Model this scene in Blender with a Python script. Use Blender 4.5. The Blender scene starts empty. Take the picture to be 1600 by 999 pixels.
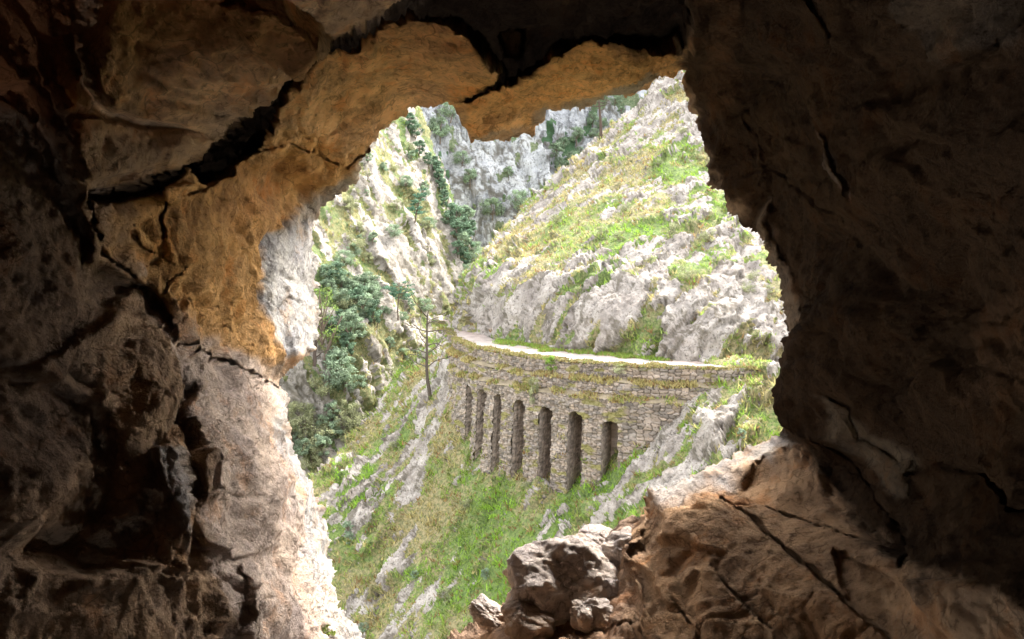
import bpy, math
import numpy as np

# ------------------------------------------------------------------ camera, sky, sun, exposure
SC = bpy.context.scene
COL = SC.collection
R = math.radians
FPX = 1600 * 28.0 / 36.0          # focal length in photograph pixels
UC, VC, VH = 800.0, 499.5, 400.0  # principal column, image centre row, horizon row

cam = bpy.data.cameras.new("camera")
cam.lens, cam.sensor_width = 28.0, 36.0
cam.shift_y = -(VC - VH) / 1600.0
cam.clip_start, cam.clip_end = 0.05, 3000
camo = bpy.data.objects.new("camera", cam)
camo.rotation_euler = (R(90), 0, 0)
COL.objects.link(camo)
SC.camera = camo

SUN_EL, SUN_AZ = 44.0, 38.0       # azimuth clockwise from +Y (straight ahead)
w = bpy.data.worlds.new("World"); SC.world = w; w.use_nodes = True
nt = w.node_tree
bg = nt.nodes["Background"]
sky = nt.nodes.new("ShaderNodeTexSky"); sky.sky_type = 'NISHITA'; sky.sun_disc = False
sky.sun_elevation, sky.sun_rotation = R(SUN_EL), R(SUN_AZ)
sky.air_density, sky.dust_density, sky.ozone_density = 1.0, 3.0, 1.0
hsv = nt.nodes.new("ShaderNodeHueSaturation"); hsv.inputs['Saturation'].default_value = 0.22
nt.links.new(sky.outputs[0], hsv.inputs['Color']); nt.links.new(hsv.outputs[0], bg.inputs[0])
bg.inputs[1].default_value = 0.15
sl = bpy.data.lights.new("sun", 'SUN'); sl.energy = 1.1; sl.angle = R(12); sl.color = (1, .965, .92)
so = bpy.data.objects.new("sun", sl); COL.objects.link(so)
so.rotation_euler = (R(90 - SUN_EL), 0, R(180 - SUN_AZ))
SC.view_settings.view_transform = 'Standard'; SC.view_settings.look = 'None'
SC.view_settings.gamma = 1; SC.view_settings.use_curve_mapping = False
SC.view_settings.exposure = 3.2
SC.render.engine = 'CYCLES'
SC.cycles.use_denoising = True
SC.cycles.max_bounces = 10; SC.cycles.diffuse_bounces = 9

rng = np.random.default_rng(7)

# ------------------------------------------------------------------ numeric helpers
def P(u, v, D):
    u, v, D = np.broadcast_arrays(np.asarray(u, float), np.asarray(v, float), np.asarray(D, float))
    return np.stack([(u - UC) / FPX * D, D, (VH - v) / FPX * D], -1)

def h32(ix, iy, iz, seed):
    h = (ix.astype(np.int64) * 374761393 + iy.astype(np.int64) * 668265263 + iz.astype(np.int64) * 2147483647 + seed * 1274126177) & 0xffffffff
    h = ((h ^ (h >> 13)) * 1274126177) & 0xffffffff
    h = ((h ^ (h >> 16)) * 2246822519) & 0xffffffff
    return (h ^ (h >> 15)) & 0xffffffff

def noise(p, seed=0):
    i = np.floor(p).astype(np.int64); f = p - i
    s = f * f * f * (f * (f * 6 - 15) + 10)
    out = 0
    for dx in (0, 1):
        wx = s[:, 0] if dx else 1 - s[:, 0]
        for dy in (0, 1):
            wy = s[:, 1] if dy else 1 - s[:, 1]
            for dz in (0, 1):
                wz = s[:, 2] if dz else 1 - s[:, 2]
                h = h32(i[:, 0] + dx, i[:, 1] + dy, i[:, 2] + dz, seed)
                gx = ((h & 1023) / 511.5 - 1); gy = (((h >> 10) & 1023) / 511.5 - 1); gz = (((h >> 20) & 1023) / 511.5 - 1)
                out = out + wx * wy * wz * (gx * (f[:, 0] - dx) + gy * (f[:, 1] - dy) + gz * (f[:, 2] - dz))
    return out * 1.6

def fbm(p, octaves=4, gain=0.5, lac=2.03, seed=0):
    a, t = 1.0, 0.0
    for k in range(octaves):
        t = t + a * noise(p, seed + k * 17); p = p * lac + 3.7; a *= gain
    return t

def worley(p, seed=0, slope=0.6):
    """facets: each cell is a tilted plane; returns facet height, distance to the cell edge, cell random"""
    i = np.floor(p).astype(np.int64)
    n = len(p)
    b1 = np.full(n, 9.0); b2 = np.full(n, 9.0); fac = np.zeros(n); rnd = np.zeros(n)
    for dx in (-1, 0, 1):
        for dy in (-1, 0, 1):
            for dz in (-1, 0, 1):
                c = i + np.array([dx, dy, dz])
                h = h32(c[:, 0], c[:, 1], c[:, 2], seed); g = h32(c[:, 0], c[:, 1], c[:, 2], seed + 91)
                o = np.stack([(h & 1023) / 1023., ((h >> 10) & 1023) / 1023., ((h >> 20) & 1023) / 1023.], -1)
                d = p - (c + o)
                q = np.sqrt((d * d).sum(1))
                gr = np.stack([(g & 1023) / 511.5 - 1, ((g >> 10) & 1023) / 511.5 - 1, ((g >> 20) & 1023) / 511.5 - 1], -1)
                val = (gr * d).sum(1) * slope + ((g >> 7) & 1023) / 1023. - 0.5
                m = q < b1
                b2 = np.where(m, b1, np.minimum(b2, q))
                fac = np.where(m, val, fac); rnd = np.where(m, ((g >> 15) & 1023) / 1023., rnd)
                b1 = np.where(m, q, b1)
    return fac, b2 - b1, rnd

_rots = []
for _k in range(12):
    _q, _ = np.linalg.qr(np.random.default_rng(100 + _k).normal(size=(3, 3))); _rots.append(_q)
def tri(p, seed=0):
    """random heights on a lattice joined by flat facets: continuous, with sharp creases"""
    p = p @ _rots[seed % 12].T
    i = np.floor(p).astype(np.int64); f = p - i
    o = np.argsort(-f, axis=1); fs = np.take_along_axis(f, o, 1)
    c = i.copy(); rows = np.arange(len(p))
    def val(c): return (h32(c[:, 0], c[:, 1], c[:, 2], seed) & 65535) / 32767.5 - 1
    out = val(c) * (1 - fs[:, 0])
    for k in range(3):
        c[rows, o[:, k]] += 1
        out = out + val(c) * (fs[:, k] - (fs[:, k + 1] if k < 2 else 0))
    return out
def sstep(a, b, x):
    t = np.clip((x - a) / (b - a), 0, 1); return t * t * (3 - 2 * t)

def rbf(ctrl, u, v):
    """thin plate through 1/depth (planes stay planes)"""
    c = np.asarray(ctrl, float); X = c[:, :2] / 400.0; y = 1.0 / c[:, 2]
    n = len(c)
    def ker(r2): return np.where(r2 > 1e-12, r2 * np.log(r2 + 1e-20) * .5, 0)
    A = np.zeros((n + 3, n + 3))
    A[:n, :n] = ker(((X[:, None] - X[None]) ** 2).sum(2)) + np.eye(n) * 1e-3
    A[:n, n] = 1; A[:n, n + 1:] = X; A[n, :n] = 1; A[n + 1:, :n] = X.T
    wts = np.linalg.solve(A, np.concatenate([y, [0, 0, 0]]))
    q = np.stack([u.ravel(), v.ravel()], -1) / 400.0
    out = np.zeros(len(q))
    for s in range(0, len(q), 40000):
        b = q[s:s + 40000]
        out[s:s + 40000] = ker(((b[:, None] - X[None]) ** 2).sum(2)) @ wts[:n] + wts[n] + b @ wts[n + 1:]
    return (1.0 / np.clip(out, 1e-4, None)).reshape(u.shape)

def seg_d2(u, v, a, b):
    ax, ay = a; bx, by = b
    dx, dy = bx - ax, by - ay
    t = np.clip(((u - ax) * dx + (v - ay) * dy) / max(dx * dx + dy * dy, 1e-9), 0, 1)
    return (u - ax - t * dx) ** 2 + (v - ay - t * dy) ** 2

def sdf(poly, u, v):
    """signed distance, negative inside"""
    d = np.full(u.shape, 1e12); ins = np.zeros(u.shape, bool)
    for k in range(len(poly)):
        a, b = poly[k], poly[(k + 1) % len(poly)]
        d = np.minimum(d, seg_d2(u, v, a, b))
        if a[1] != b[1]:
            cond = ((a[1] > v) != (b[1] > v)) & (u < (b[0] - a[0]) * (v - a[1]) / (b[1] - a[1]) + a[0])
            ins ^= cond
    d = np.sqrt(d)
    return np.where(ins, -d, d)

def near_box(poly, u, v, m):
    p = np.asarray(poly, float)
    return (u > p[:, 0].min() - m) & (u < p[:, 0].max() + m) & (v > p[:, 1].min() - m) & (v < p[:, 1].max() + m)

def line_d(pts, u, v):
    d = np.full(u.shape, 1e12)
    for a, b in zip(pts[:-1], pts[1:]): d = np.minimum(d, seg_d2(u, v, a, b))
    return np.sqrt(d)

# ------------------------------------------------------------------ mesh helpers
def mesh(name, V, quads=None, tris=None, mat=None, attrs=None, smooth=False):
    me = bpy.data.meshes.new(name)
    V = np.asarray(V, np.float32)
    q = np.zeros((0, 4), np.int32) if quads is None else np.asarray(quads, np.int32).reshape(-1, 4)
    t = np.zeros((0, 3), np.int32) if tris is None else np.asarray(tris, np.int32).reshape(-1, 3)
    me.vertices.add(len(V)); me.vertices.foreach_set("co", V.ravel())
    me.loops.add(q.size + t.size); me.loops.foreach_set("vertex_index", np.concatenate([q.ravel(), t.ravel()]))
    me.polygons.add(len(q) + len(t))
    st = np.concatenate([np.arange(len(q)) * 4, q.size + np.arange(len(t)) * 3]).astype(np.int32)
    me.polygons.foreach_set("loop_start", st)
    me.update(calc_edges=True); me.validate()
    if smooth: me.polygons.foreach_set("use_smooth", np.ones(len(me.polygons), bool))
    for k, c in (attrs or {}).items():
        a = me.attributes.new(k, 'FLOAT_COLOR', 'POINT')
        c4 = np.ones((len(V), 4), np.float32); c4[:, :c.shape[1]] = c
        a.data.foreach_set("color", c4.ravel())
    if mat: me.materials.append(mat)
    return me

def link(name, me, parent=None, loc=(0, 0, 0)):
    o = bpy.data.objects.new(name, me); COL.objects.link(o); o.location = loc
    if parent is not None: o.parent = parent
    return o

def tag(o, label=None, cat=None, group=None, kind=None):
    if label: o['label'] = label
    if cat: o['category'] = cat
    if group: o['group'] = group
    if kind: o['kind'] = kind
    return o

def boundary(quads):
    e = np.concatenate([quads[:, [0, 1]], quads[:, [1, 2]], quads[:, [2, 3]], quads[:, [3, 0]]])
    key = np.sort(e, 1); _, inv, cnt = np.unique(key, axis=0, return_inverse=True, return_counts=True)
    return e[cnt[inv.ravel()] == 1]

def sheet(box, step, poly, inside, depth, disp=None, rough=0.0, rseed=0, skirts=(), border=None):
    """a surface patch: grid, cut along poly, displaced along its normal, edges drawn back by skirts.
    depth(u,v)->(base D, extra D); disp(P,N,u,v)->height. Returns V, quads, U, Vv, N."""
    u0, u1, v0, v1 = box
    gu = np.arange(u0, u1 + step, step); gv = np.arange(v0, v1 + step, step)
    U, Vv = np.meshgrid(gu, gv)
    sh = U.shape
    if poly is not None:
        q = np.stack([U.ravel() / 14, Vv.ravel() / 14, np.full(U.size, rseed * 3.1)], -1)
        ju = fbm(q, 4, .6, seed=rseed).reshape(sh) * rough if rough else 0
        jv = fbm(q + 50, 4, .6, seed=rseed + 5).reshape(sh) * rough if rough else 0
        S = sdf(poly, U + ju, Vv + jv)
        if not inside: S = -S
        gy, gx = np.gradient(S, step)
        g2 = np.clip(gx * gx + gy * gy, .3, None)
        m = np.abs(S) < .75 * step
        U = np.where(m, U - S * gx / g2, U); Vv = np.where(m, Vv - S * gy / g2, Vv)
        keep = S < .75 * step
    else:
        keep = np.ones(sh, bool)
    D0, dD = depth(U, Vv)
    B = P(U, Vv, D0)
    du = np.gradient(B, axis=1); dv = np.gradient(B, axis=0)
    N = np.cross(du, dv); N /= np.linalg.norm(N, axis=2, keepdims=True) + 1e-12
    flip = (N * B).sum(2) > 0
    N[flip] *= -1
    X = P(U, Vv, D0 + dD)
    if disp is not None:
        h = disp(X.reshape(-1, 3), N.reshape(-1, 3), U.ravel(), Vv.ravel()).reshape(sh)
        X = X + N * h[..., None]
    idx = np.arange(U.size).reshape(sh)
    k = keep[:-1, :-1] & keep[1:, :-1] & keep[:-1, 1:] & keep[1:, 1:]
    Q = np.stack([idx[:-1, :-1][k], idx[1:, :-1][k], idx[1:, 1:][k], idx[:-1, 1:][k]], -1)
    used = np.unique(Q); remap = -np.ones(U.size, int); remap[used] = np.arange(len(used))
    Q = remap[Q]; X = X.reshape(-1, 3)[used]; N = N.reshape(-1, 3)[used]
    uu = U.ravel()[used]; vv = Vv.ravel()[used]
    be = boundary(Q)
    eps = step * .3
    onb = (uu < u0 + eps) | (uu > gu[-1] - eps) | (vv < v0 + eps) | (vv > gv[-1] - eps)
    mid = onb[be[:, 0]] & onb[be[:, 1]]
    for edges, rings in ((be[~mid], skirts), (be[mid], border or ())):
        if not len(edges) or not rings: continue
        vs = np.unique(edges); cur = vs.copy()
        src = X[vs].copy(); sn = N[vs]; su, sv = uu[vs], vv[vs]
        for fn in rings:
            newp = fn(src, su, sv)
            ni = np.arange(len(vs)) + len(X)
            X = np.concatenate([X, newp]); N = np.concatenate([N, sn]); uu = np.concatenate([uu, su]); vv = np.concatenate([vv, sv])
            m1 = dict(zip(vs.tolist(), cur.tolist())); m2 = dict(zip(vs.tolist(), ni.tolist()))
            Q = np.concatenate([Q, np.array([[m1[b], m1[a], m2[a], m2[b]] for a, b in edges.tolist()])])
            cur = ni
    return X, Q, uu, vv, N

# ------------------------------------------------------------------ material helpers
def material(name, rough=0.9, spec=0.2):
    m = bpy.data.materials.new(name); m.use_nodes = True
    n = m.node_tree.nodes; b = n["Principled BSDF"]
    b.inputs['Roughness'].default_value = rough; b.inputs['Specular IOR Level'].default_value = spec
    return m, m.node_tree, b

class NB:
    """tiny node builder"""
    def __init__(s, t): s.t = t
    def n(s, kind, **kw):
        x = s.t.nodes.new(kind)
        for k, v in kw.items(): setattr(x, k, v)
        return x
    def put(s, sock, v):
        if isinstance(v, bpy.types.NodeSocket): s.t.links.new(v, sock)
        elif isinstance(v, tuple) and len(v) == 3 and sock.type == 'RGBA': sock.default_value = (*v, 1)
        else: sock.default_value = v
    def attr(s, name): return s.n("ShaderNodeAttribute", attribute_name=name).outputs['Color']
    def sep(s, c):
        x = s.n("ShaderNodeSeparateColor"); s.put(x.inputs[0], c); return x.outputs
    def coord(s, scale=(1, 1, 1), rot=(0, 0, 0)):
        c = s.n("ShaderNodeTexCoord"); m = s.n("ShaderNodeMapping")
        s.t.links.new(c.outputs['Object'], m.inputs[0]); m.inputs['Scale'].default_value = scale; m.inputs['Rotation'].default_value = rot
        return m.outputs[0]
    def noise(s, vec, scale, detail=6, rough=.6, dist=0.0):
        x = s.n("ShaderNodeTexNoise"); s.put(x.inputs['Vector'], vec)
        x.inputs['Scale'].default_value = scale; x.inputs['Detail'].default_value = detail
        x.inputs['Roughness'].default_value = rough; x.inputs['Distortion'].default_value = dist
        return x.outputs['Fac']
    def vor(s, vec, scale, feature='DISTANCE_TO_EDGE'):
        x = s.n("ShaderNodeTexVoronoi", feature=feature); s.put(x.inputs['Vector'], vec); x.inputs['Scale'].default_value = scale
        return x.outputs[0]
    def ramp(s, f, lo, hi, a=0.0, b=1.0):
        x = s.n("ShaderNodeMapRange", interpolation_type='SMOOTHSTEP'); s.put(x.inputs[0], f)
        for i, v in zip((1, 2, 3, 4), (lo, hi, a, b)): s.put(x.inputs[i], v)
        return x.outputs[0]
    def mix(s, f, a, b, mode='MIX'):
        x = s.n("ShaderNodeMix", data_type='RGBA', blend_type=mode)
        s.put(x.inputs[0], f); s.put(x.inputs[6], a); s.put(x.inputs[7], b); return x.outputs[2]
    def math(s, op, a, b=0.0):
        x = s.n("ShaderNodeMath", operation=op); s.put(x.inputs[0], a); s.put(x.inputs[1], b); return x.outputs[0]
    def bump(s, h, dist, strength=1.0, normal=None):
        x = s.n("ShaderNodeBump"); s.put(x.inputs['Height'], h); x.inputs['Distance'].default_value = dist; x.inputs['Strength'].default_value = strength
        if normal is not None: s.put(x.inputs['Normal'], normal)
        return x.outputs[0]

def cave_rock():
    m, t, b = material("cave rock", 1.0, .03); k = NB(t)
    c = k.coord(); a = k.attr('tint')
    big = k.noise(c, 3.2, 9, .7, .1); fine = k.noise(c, 26, 8, .75, .0); grit = k.noise(c, 110, 4, .7)
    stain = k.noise(k.coord((1, 1, 1.6)), 5.5, 8, .72, .2)
    col = k.mix(k.ramp(big, .35, .68), k.mix(1.0, a, (.54, .53, .56), 'MULTIPLY'), k.mix(1.0, a, (1.28, 1.20, 1.08), 'MULTIPLY'))
    col = k.mix(k.ramp(stain, .54, .68, 0, .85), col, k.mix(1.0, a, (.44, .42, .42), 'MULTIPLY'))
    col = k.mix(k.ramp(fine, .35, .7, 0, .55), col, k.mix(1.0, a, (1.3, 1.25, 1.2), 'MULTIPLY'))
    col = k.mix(k.ramp(fine, .32, .45, .8, 0), col, k.mix(1.0, a, (.36, .33, .30), 'MULTIPLY'))
    rust = k.noise(c, 4.3, 7, .7)
    col = k.mix(k.ramp(rust, .52, .68, 0, .6), col, k.mix(1.0, a, (1.15, .78, .5), 'MULTIPLY'))
    wn = k.n("ShaderNodeTexNoise"); k.put(wn.inputs['Vector'], c); wn.inputs['Scale'].default_value = 4.0; wn.inputs['Detail'].default_value = 7
    wc = k.mix(.22, c, wn.outputs['Color'])
    cr = k.math('MAXIMUM', k.ramp(k.vor(wc, 4.5), 0, .028), k.ramp(k.noise(c, 3.1, 4, .6), .46, .54))
    cr2 = k.math('MAXIMUM', k.ramp(k.vor(wc, 15), 0, .05), k.ramp(k.noise(c, 6.7, 4, .6), .44, .52))
    cr = k.math('MULTIPLY', cr, cr2)
    col = k.mix(k.ramp(cr, 0, 1, .4, 0), col, k.mix(1.0, a, (.22, .19, .17), 'MULTIPLY'))
    k.put(b.inputs['Base Color'], col)
    n1 = k.bump(k.noise(c, 8, 10, .74, .0), .10, .9)
    n2 = k.bump(cr, .02, .6, n1)
    n3 = k.bump(grit, .008, .9, k.bump(fine, .03, .8, n2))
    k.put(b.inputs['Normal'], n3)
    return m

def terrain_mat(name, rock_lo, rock_hi, dry, green, sc=1.0, streak=(1, 1, 1), streak_amt=.4, rot=(0, 0, 0), shrub=(.05, .085, .03)):
    """attribute mask: R grass amount, G greenness, B cell random"""
    m, t, b = material(name, .95, .1); k = NB(t)
    c = k.coord(); cs = k.coord(streak, rot)
    r, g, bl = k.sep(k.attr('mask'))[:3]
    n1 = k.noise(c, .55 * sc, 8, .68, .4); n2 = k.noise(c, 3.4 * sc, 7, .72, .3); n3 = k.noise(cs, 1.3 * sc, 8, .72, .6)
    rock = k.mix(k.ramp(n1, .33, .66), rock_lo, rock_hi)
    rock = k.mix(k.ramp(n3, .47, .64, 0, streak_amt), rock, tuple(x * .38 for x in rock_lo))
    rock = k.mix(k.ramp(n2, .50, .72, 0, .6), rock, tuple(min(.8, x * 1.25) for x in rock_hi))
    rock = k.mix(k.ramp(n2, .34, .47, .9, 0), rock, tuple(x * .42 for x in rock_lo))
    rock = k.mix(k.ramp(bl, .25, .9, 0, .65), rock, (.085, .07, .045))   # soil and lichen in the joints
    pit = k.math('MULTIPLY', k.ramp(k.noise(c, 9 * sc, 5, .65), .36, .46, 1, 0), k.ramp(n1, .3, .6, .5, 1))
    rock = k.mix(k.math('MULTIPLY', pit, .7), rock, (.11, .09, .055))
    veg = k.mix(k.ramp(k.math('ADD', g, k.math('MULTIPLY', k.math('SUBTRACT', n2, .5), 1.6)), .3, .75), dry, green)
    veg = k.mix(k.ramp(k.noise(c, 7 * sc, 5, .7), .36, .6, .7, 0), veg, shrub)
    f = k.ramp(k.math('ADD', r, k.math('MULTIPLY', k.math('SUBTRACT', n2, .5), 1.3)), .42, .58)
    k.put(b.inputs['Base Color'], k.mix(f, rock, veg))
    nn = k.bump(k.noise(cs, 2.2 * sc, 9, .74, .2), .4 / sc, .6)
    nn = k.bump(k.noise(c, 9 * sc, 6, .75), .10 / sc, .8, nn)
    k.put(b.inputs['Normal'], nn)
    return m

def attr_mat(name, attr, lo=.75, hi=1.25, scale=30, rough=.9, trans=0.0):
    m, t, b = material(name, rough, .15); k = NB(t)
    a = k.attr(attr); f = k.noise(k.coord(), scale, 4, .6)
    k.put(b.inputs['Base Color'], k.mix(f, k.mix(1.0, a, (lo,) * 3, 'MULTIPLY'), k.mix(1.0, a, (hi,) * 3, 'MULTIPLY')))
    if trans:
        tr = k.n("ShaderNodeBsdfTranslucent"); mx = k.n("ShaderNodeMixShader"); mx.inputs[0].default_value = trans
        k.put(tr.inputs[0], a); out = t.nodes["Material Output"]
        t.links.new(b.outputs[0], mx.inputs[1]); t.links.new(tr.outputs[0], mx.inputs[2]); t.links.new(mx.outputs[0], out.inputs[0])
    return m

M_CAVE = cave_rock()
M_SLOPE = terrain_mat("grassy limestone slope", (.28, .24, .20), (.50, .445, .385), (.33, .27, .14), (.18, .24, .07), 1.0, (1, 1, .35), .35, (0, R(-30), 0))
M_HILL = terrain_mat("limestone hillside", (.26, .222, .19), (.46, .41, .355), (.33, .27, .15), (.18, .23, .075), .8, (1, 1, .3), .35, (0, R(-25), 0))
M_MID = terrain_mat("bushy limestone hill", (.25, .222, .185), (.43, .385, .33), (.23, .21, .10), (.13, .17, .065), .4, (1, 1, .4), .35)
M_FAR = terrain_mat("grey streaked cliff", (.30, .305, .315), (.50, .50, .495), (.20, .22, .13), (.08, .14, .075), .22, (1, 1, .15), .95)
M_STONE = attr_mat("dry stone masonry", 'tint', .65, 1.3, 14)
M_PATH = attr_mat("pale gravel path", 'tint', .66, 1.22, 3)
M_GRASS = attr_mat("grass blades", 'tint', .85, 1.15, 4, .8, .3)
M_LEAF = attr_mat("leaves", 'tint', .8, 1.2, 3, .7, .25)
M_BARK = attr_mat("bark", 'tint', .6, 1.3, 12)

# ------------------------------------------------------------------ the cave
HOLE = [(655,172),(668,166),(690,163),(713,163),(718,185),(727,205),(735,223),(760,224),(800,218),(838,207),(846,190),(858,178),(870,171),(910,173),(930,160),(945,149),(957,147),(985,151),(1010,141),(1025,128),(1030,117),(1050,116),(1073,113),(1064,135),(1078,162),(1085,190),(1098,218),(1101,262),(1107,290),(1125,300),(1136,330),(1152,345),(1181,366),(1200,405),(1221,438),(1228,490),(1225,560),(1226,610),(1222,680),(1190,692),(1150,712),(1110,728),(1060,752),(1014,768),(1009,800),(985,832),(940,860),(900,880),(850,905),(805,935),(770,950),(730,975),(690,1003),(640,1040),(600,1035),(575,999),(557,975),(532,947),(522,905),(516,845),(503,785),(488,755),(470,735),(455,700),(449,640),(441,612),(432,600),(446,582),(470,566),(488,547),(497,522),(496,490),(491,440),(488,390),(490,345),(520,310),(558,282),(570,240),(590,210),(620,185)]

CAVE = [(655,172,4.8),(600,100,3.7),(520,180,4.1),(560,260,4.7),(700,100,3.7),(600,0,2.8),(750,60,3.3),(735,222,4.9),(860,180,5.0),(1000,140,4.9),(850,120,4.1),(1000,80,3.9),(950,0,3.0),(800,0,2.9),(1060,60,3.9),
(-150,-150,2.0),(300,-150,2.2),(800,-150,2.4),(1300,-150,2.4),(1750,-150,1.75),
(0,0,2.2),(200,100,2.6),(350,100,2.9),(150,250,2.6),(300,250,3.1),(400,200,3.5),(450,60,3.0),
(430,280,4.2),(300,400,3.1),(360,500,3.6),(430,600,4.3),(405,480,4.0),(425,380,4.1),(490,345,4.7),(492,440,4.75),(495,520,4.75),(470,565,4.5),
(0,300,2.2),(0,600,2.05),(0,999,2.0),(150,450,2.5),(150,700,2.4),(200,900,2.35),(-150,500,1.9),(-150,1150,1.8),(300,1150,2.1),
(230,450,2.95),(300,520,3.05),(330,620,2.85),(345,700,2.75),(330,850,2.6),(350,999,2.5),(400,650,3.5),(430,800,3.35),(460,950,3.15),(440,620,4.2),(452,690,4.25),(500,780,4.25),(517,880,4.15),(575,999,4.0),(650,1150,3.4),
(1072,115,4.7),(1100,240,4.6),(1130,330,4.5),(1200,410,4.3),(1228,500,4.2),(1222,680,4.1),(1150,100,4.0),(1200,250,3.9),(1280,420,3.6),(1300,600,3.35),(1400,200,2.8),(1400,500,2.75),(1600,100,2.1),(1600,500,2.05),(1600,900,2.1),(1750,500,1.78),(1750,1150,1.85),
(1150,715,4.1),(1050,755,4.1),(1245,703,3.8),(1120,765,3.7),(1030,800,3.7),(1100,900,3.2),(1300,850,2.95),(1400,950,2.5),(1100,999,2.9),(1200,1150,2.4),(900,999,3.2),(800,1150,2.6),(900,1150,2.6),(1350,700,3.3),
(960,850,4.0),(850,900,4.0),(800,930,4.0),(700,999,3.9),(850,975,3.5)]

# (outline, depth step (+ back, - forward), edge width in px)
SLABS = [
 ([(700,-160),(690,-20),(660,8),(575,40),(500,58),(455,92),(405,135),(350,195),(330,225),(285,262),(230,285),(140,303),(175,318),(260,303),(300,262),(330,290),(345,280),(395,238),(420,195),(440,140),(500,100),(560,78),(600,52),(640,37),(700,42),(760,78),(784,108),(777,136),(720,160),(733,163),(800,137),(860,92),(930,71),(1005,60),(1030,75),(1072,55),(1078,20),(1060,-20),(1060,-160)], 1.15, 7),
 ([(780,60),(800,52),(822,60),(828,85),(815,105),(800,106),(785,90)], -.45, 8),
 ([(830,-160),(835,5),(880,18),(925,14),(970,2),(980,-160)], -.6, 12),
 ([(132,75),(180,40),(215,0),(300,-40),(420,-30),(500,20),(520,52),(470,70),(435,108),(400,140),(345,192),(300,204),(262,198),(205,188),(160,168),(138,140)], -.28, 9),
 ([(345,20),(400,0),(470,0),(490,40),(455,60),(440,90),(415,60),(380,60)], -.12, 5),
 ([(50,60),(110,50),(132,100),(135,165),(90,180),(55,130)], -.15, 12),
 ([(95,180),(150,180),(205,195),(260,205),(300,207),(330,215),(280,255),(210,275),(140,285),(110,240)], -.10, 6),
 ([(265,292),(290,285),(318,280),(305,300),(275,322),(262,315)], -.15, 6),
 ([(-160,140),(20,130),(60,190),(100,240),(130,300),(160,400),(215,440),(160,520),(100,560),(-160,620)], .12, 14),
 ([(140,450),(215,440),(262,475),(290,520),(250,505),(200,490),(150,490)], .12, 10),
 ([(296,572),(325,585),(332,640),(347,690),(322,722),(338,790),(305,805),(290,740),(276,650)], .12, 12),
 ([(238,690),(300,688),(306,740),(300,800),(292,855),(268,800),(246,740)], -.07, 10),
 ([(-160,560),(80,580),(170,640),(180,760),(120,860),(-160,900)], .04, 20),
 ([(320,790),(360,760),(420,790),(430,850),(380,870),(330,850)], -.05, 6),
 ([(380,880),(440,860),(480,900),(500,1010),(400,1010),(370,940)], -.05, 6),
 ([(345,700),(385,690),(420,740),(400,775),(350,760)], -.04, 6),
 ([(1066,120),(1075,112),(1082,30),(1080,-160),(1160,-160),(1165,150),(1175,330),(1140,340),(1110,290),(1100,220),(1080,160)], -.06, 6),
 ([(1420,-160),(1415,0),(1430,100),(1500,110),(1620,20),(1620,-160)], -.22, 5),
 ([(1240,0),(1300,60),(1250,110),(1175,165),(1165,160),(1205,90),(1200,0)], -.10, 5),
 ([(1285,205),(1300,220),(1342,300),(1338,318),(1300,260)], -.10, 4),
 ([(1180,320),(1200,360),(1235,430),(1262,500),(1240,520),(1226,470),(1205,400),(1180,365)], -.12, 5),
 ([(1250,462),(1390,466),(1395,560),(1385,720),(1330,690),(1290,610),(1270,540)], .05, 5),
 ([(1292,612),(1325,640),(1340,690),(1390,712),(1382,765),(1345,705),(1312,690)], -.16, 4),
 ([(1040,800),(1125,778),(1200,842),(1262,888),(1322,938),(1402,1014),(1402,1160),(980,1160),(1008,900)], -.07, 3),
 ([(1118,893),(1160,940),(1205,982),(1240,1160),(990,1160),(1015,930)], -.05, 3),
 ([(1300,852),(1400,905),(1500,1010),(1560,1160),(1420,1160),(1405,1014),(1324,936)], .05, 4),
 ([(1008,765),(1022,775),(1040,815),(1030,900),(1040,960),(1008,960)], .12, 4),
 ([(1240,703),(1300,690),(1380,760),(1400,860),(1300,800),(1200,760),(1120,770)], .05, 8),
 ([(1400,330),(1470,330),(1620,250),(1620,520),(1500,520),(1420,470)], .05, 16),
]
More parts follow.
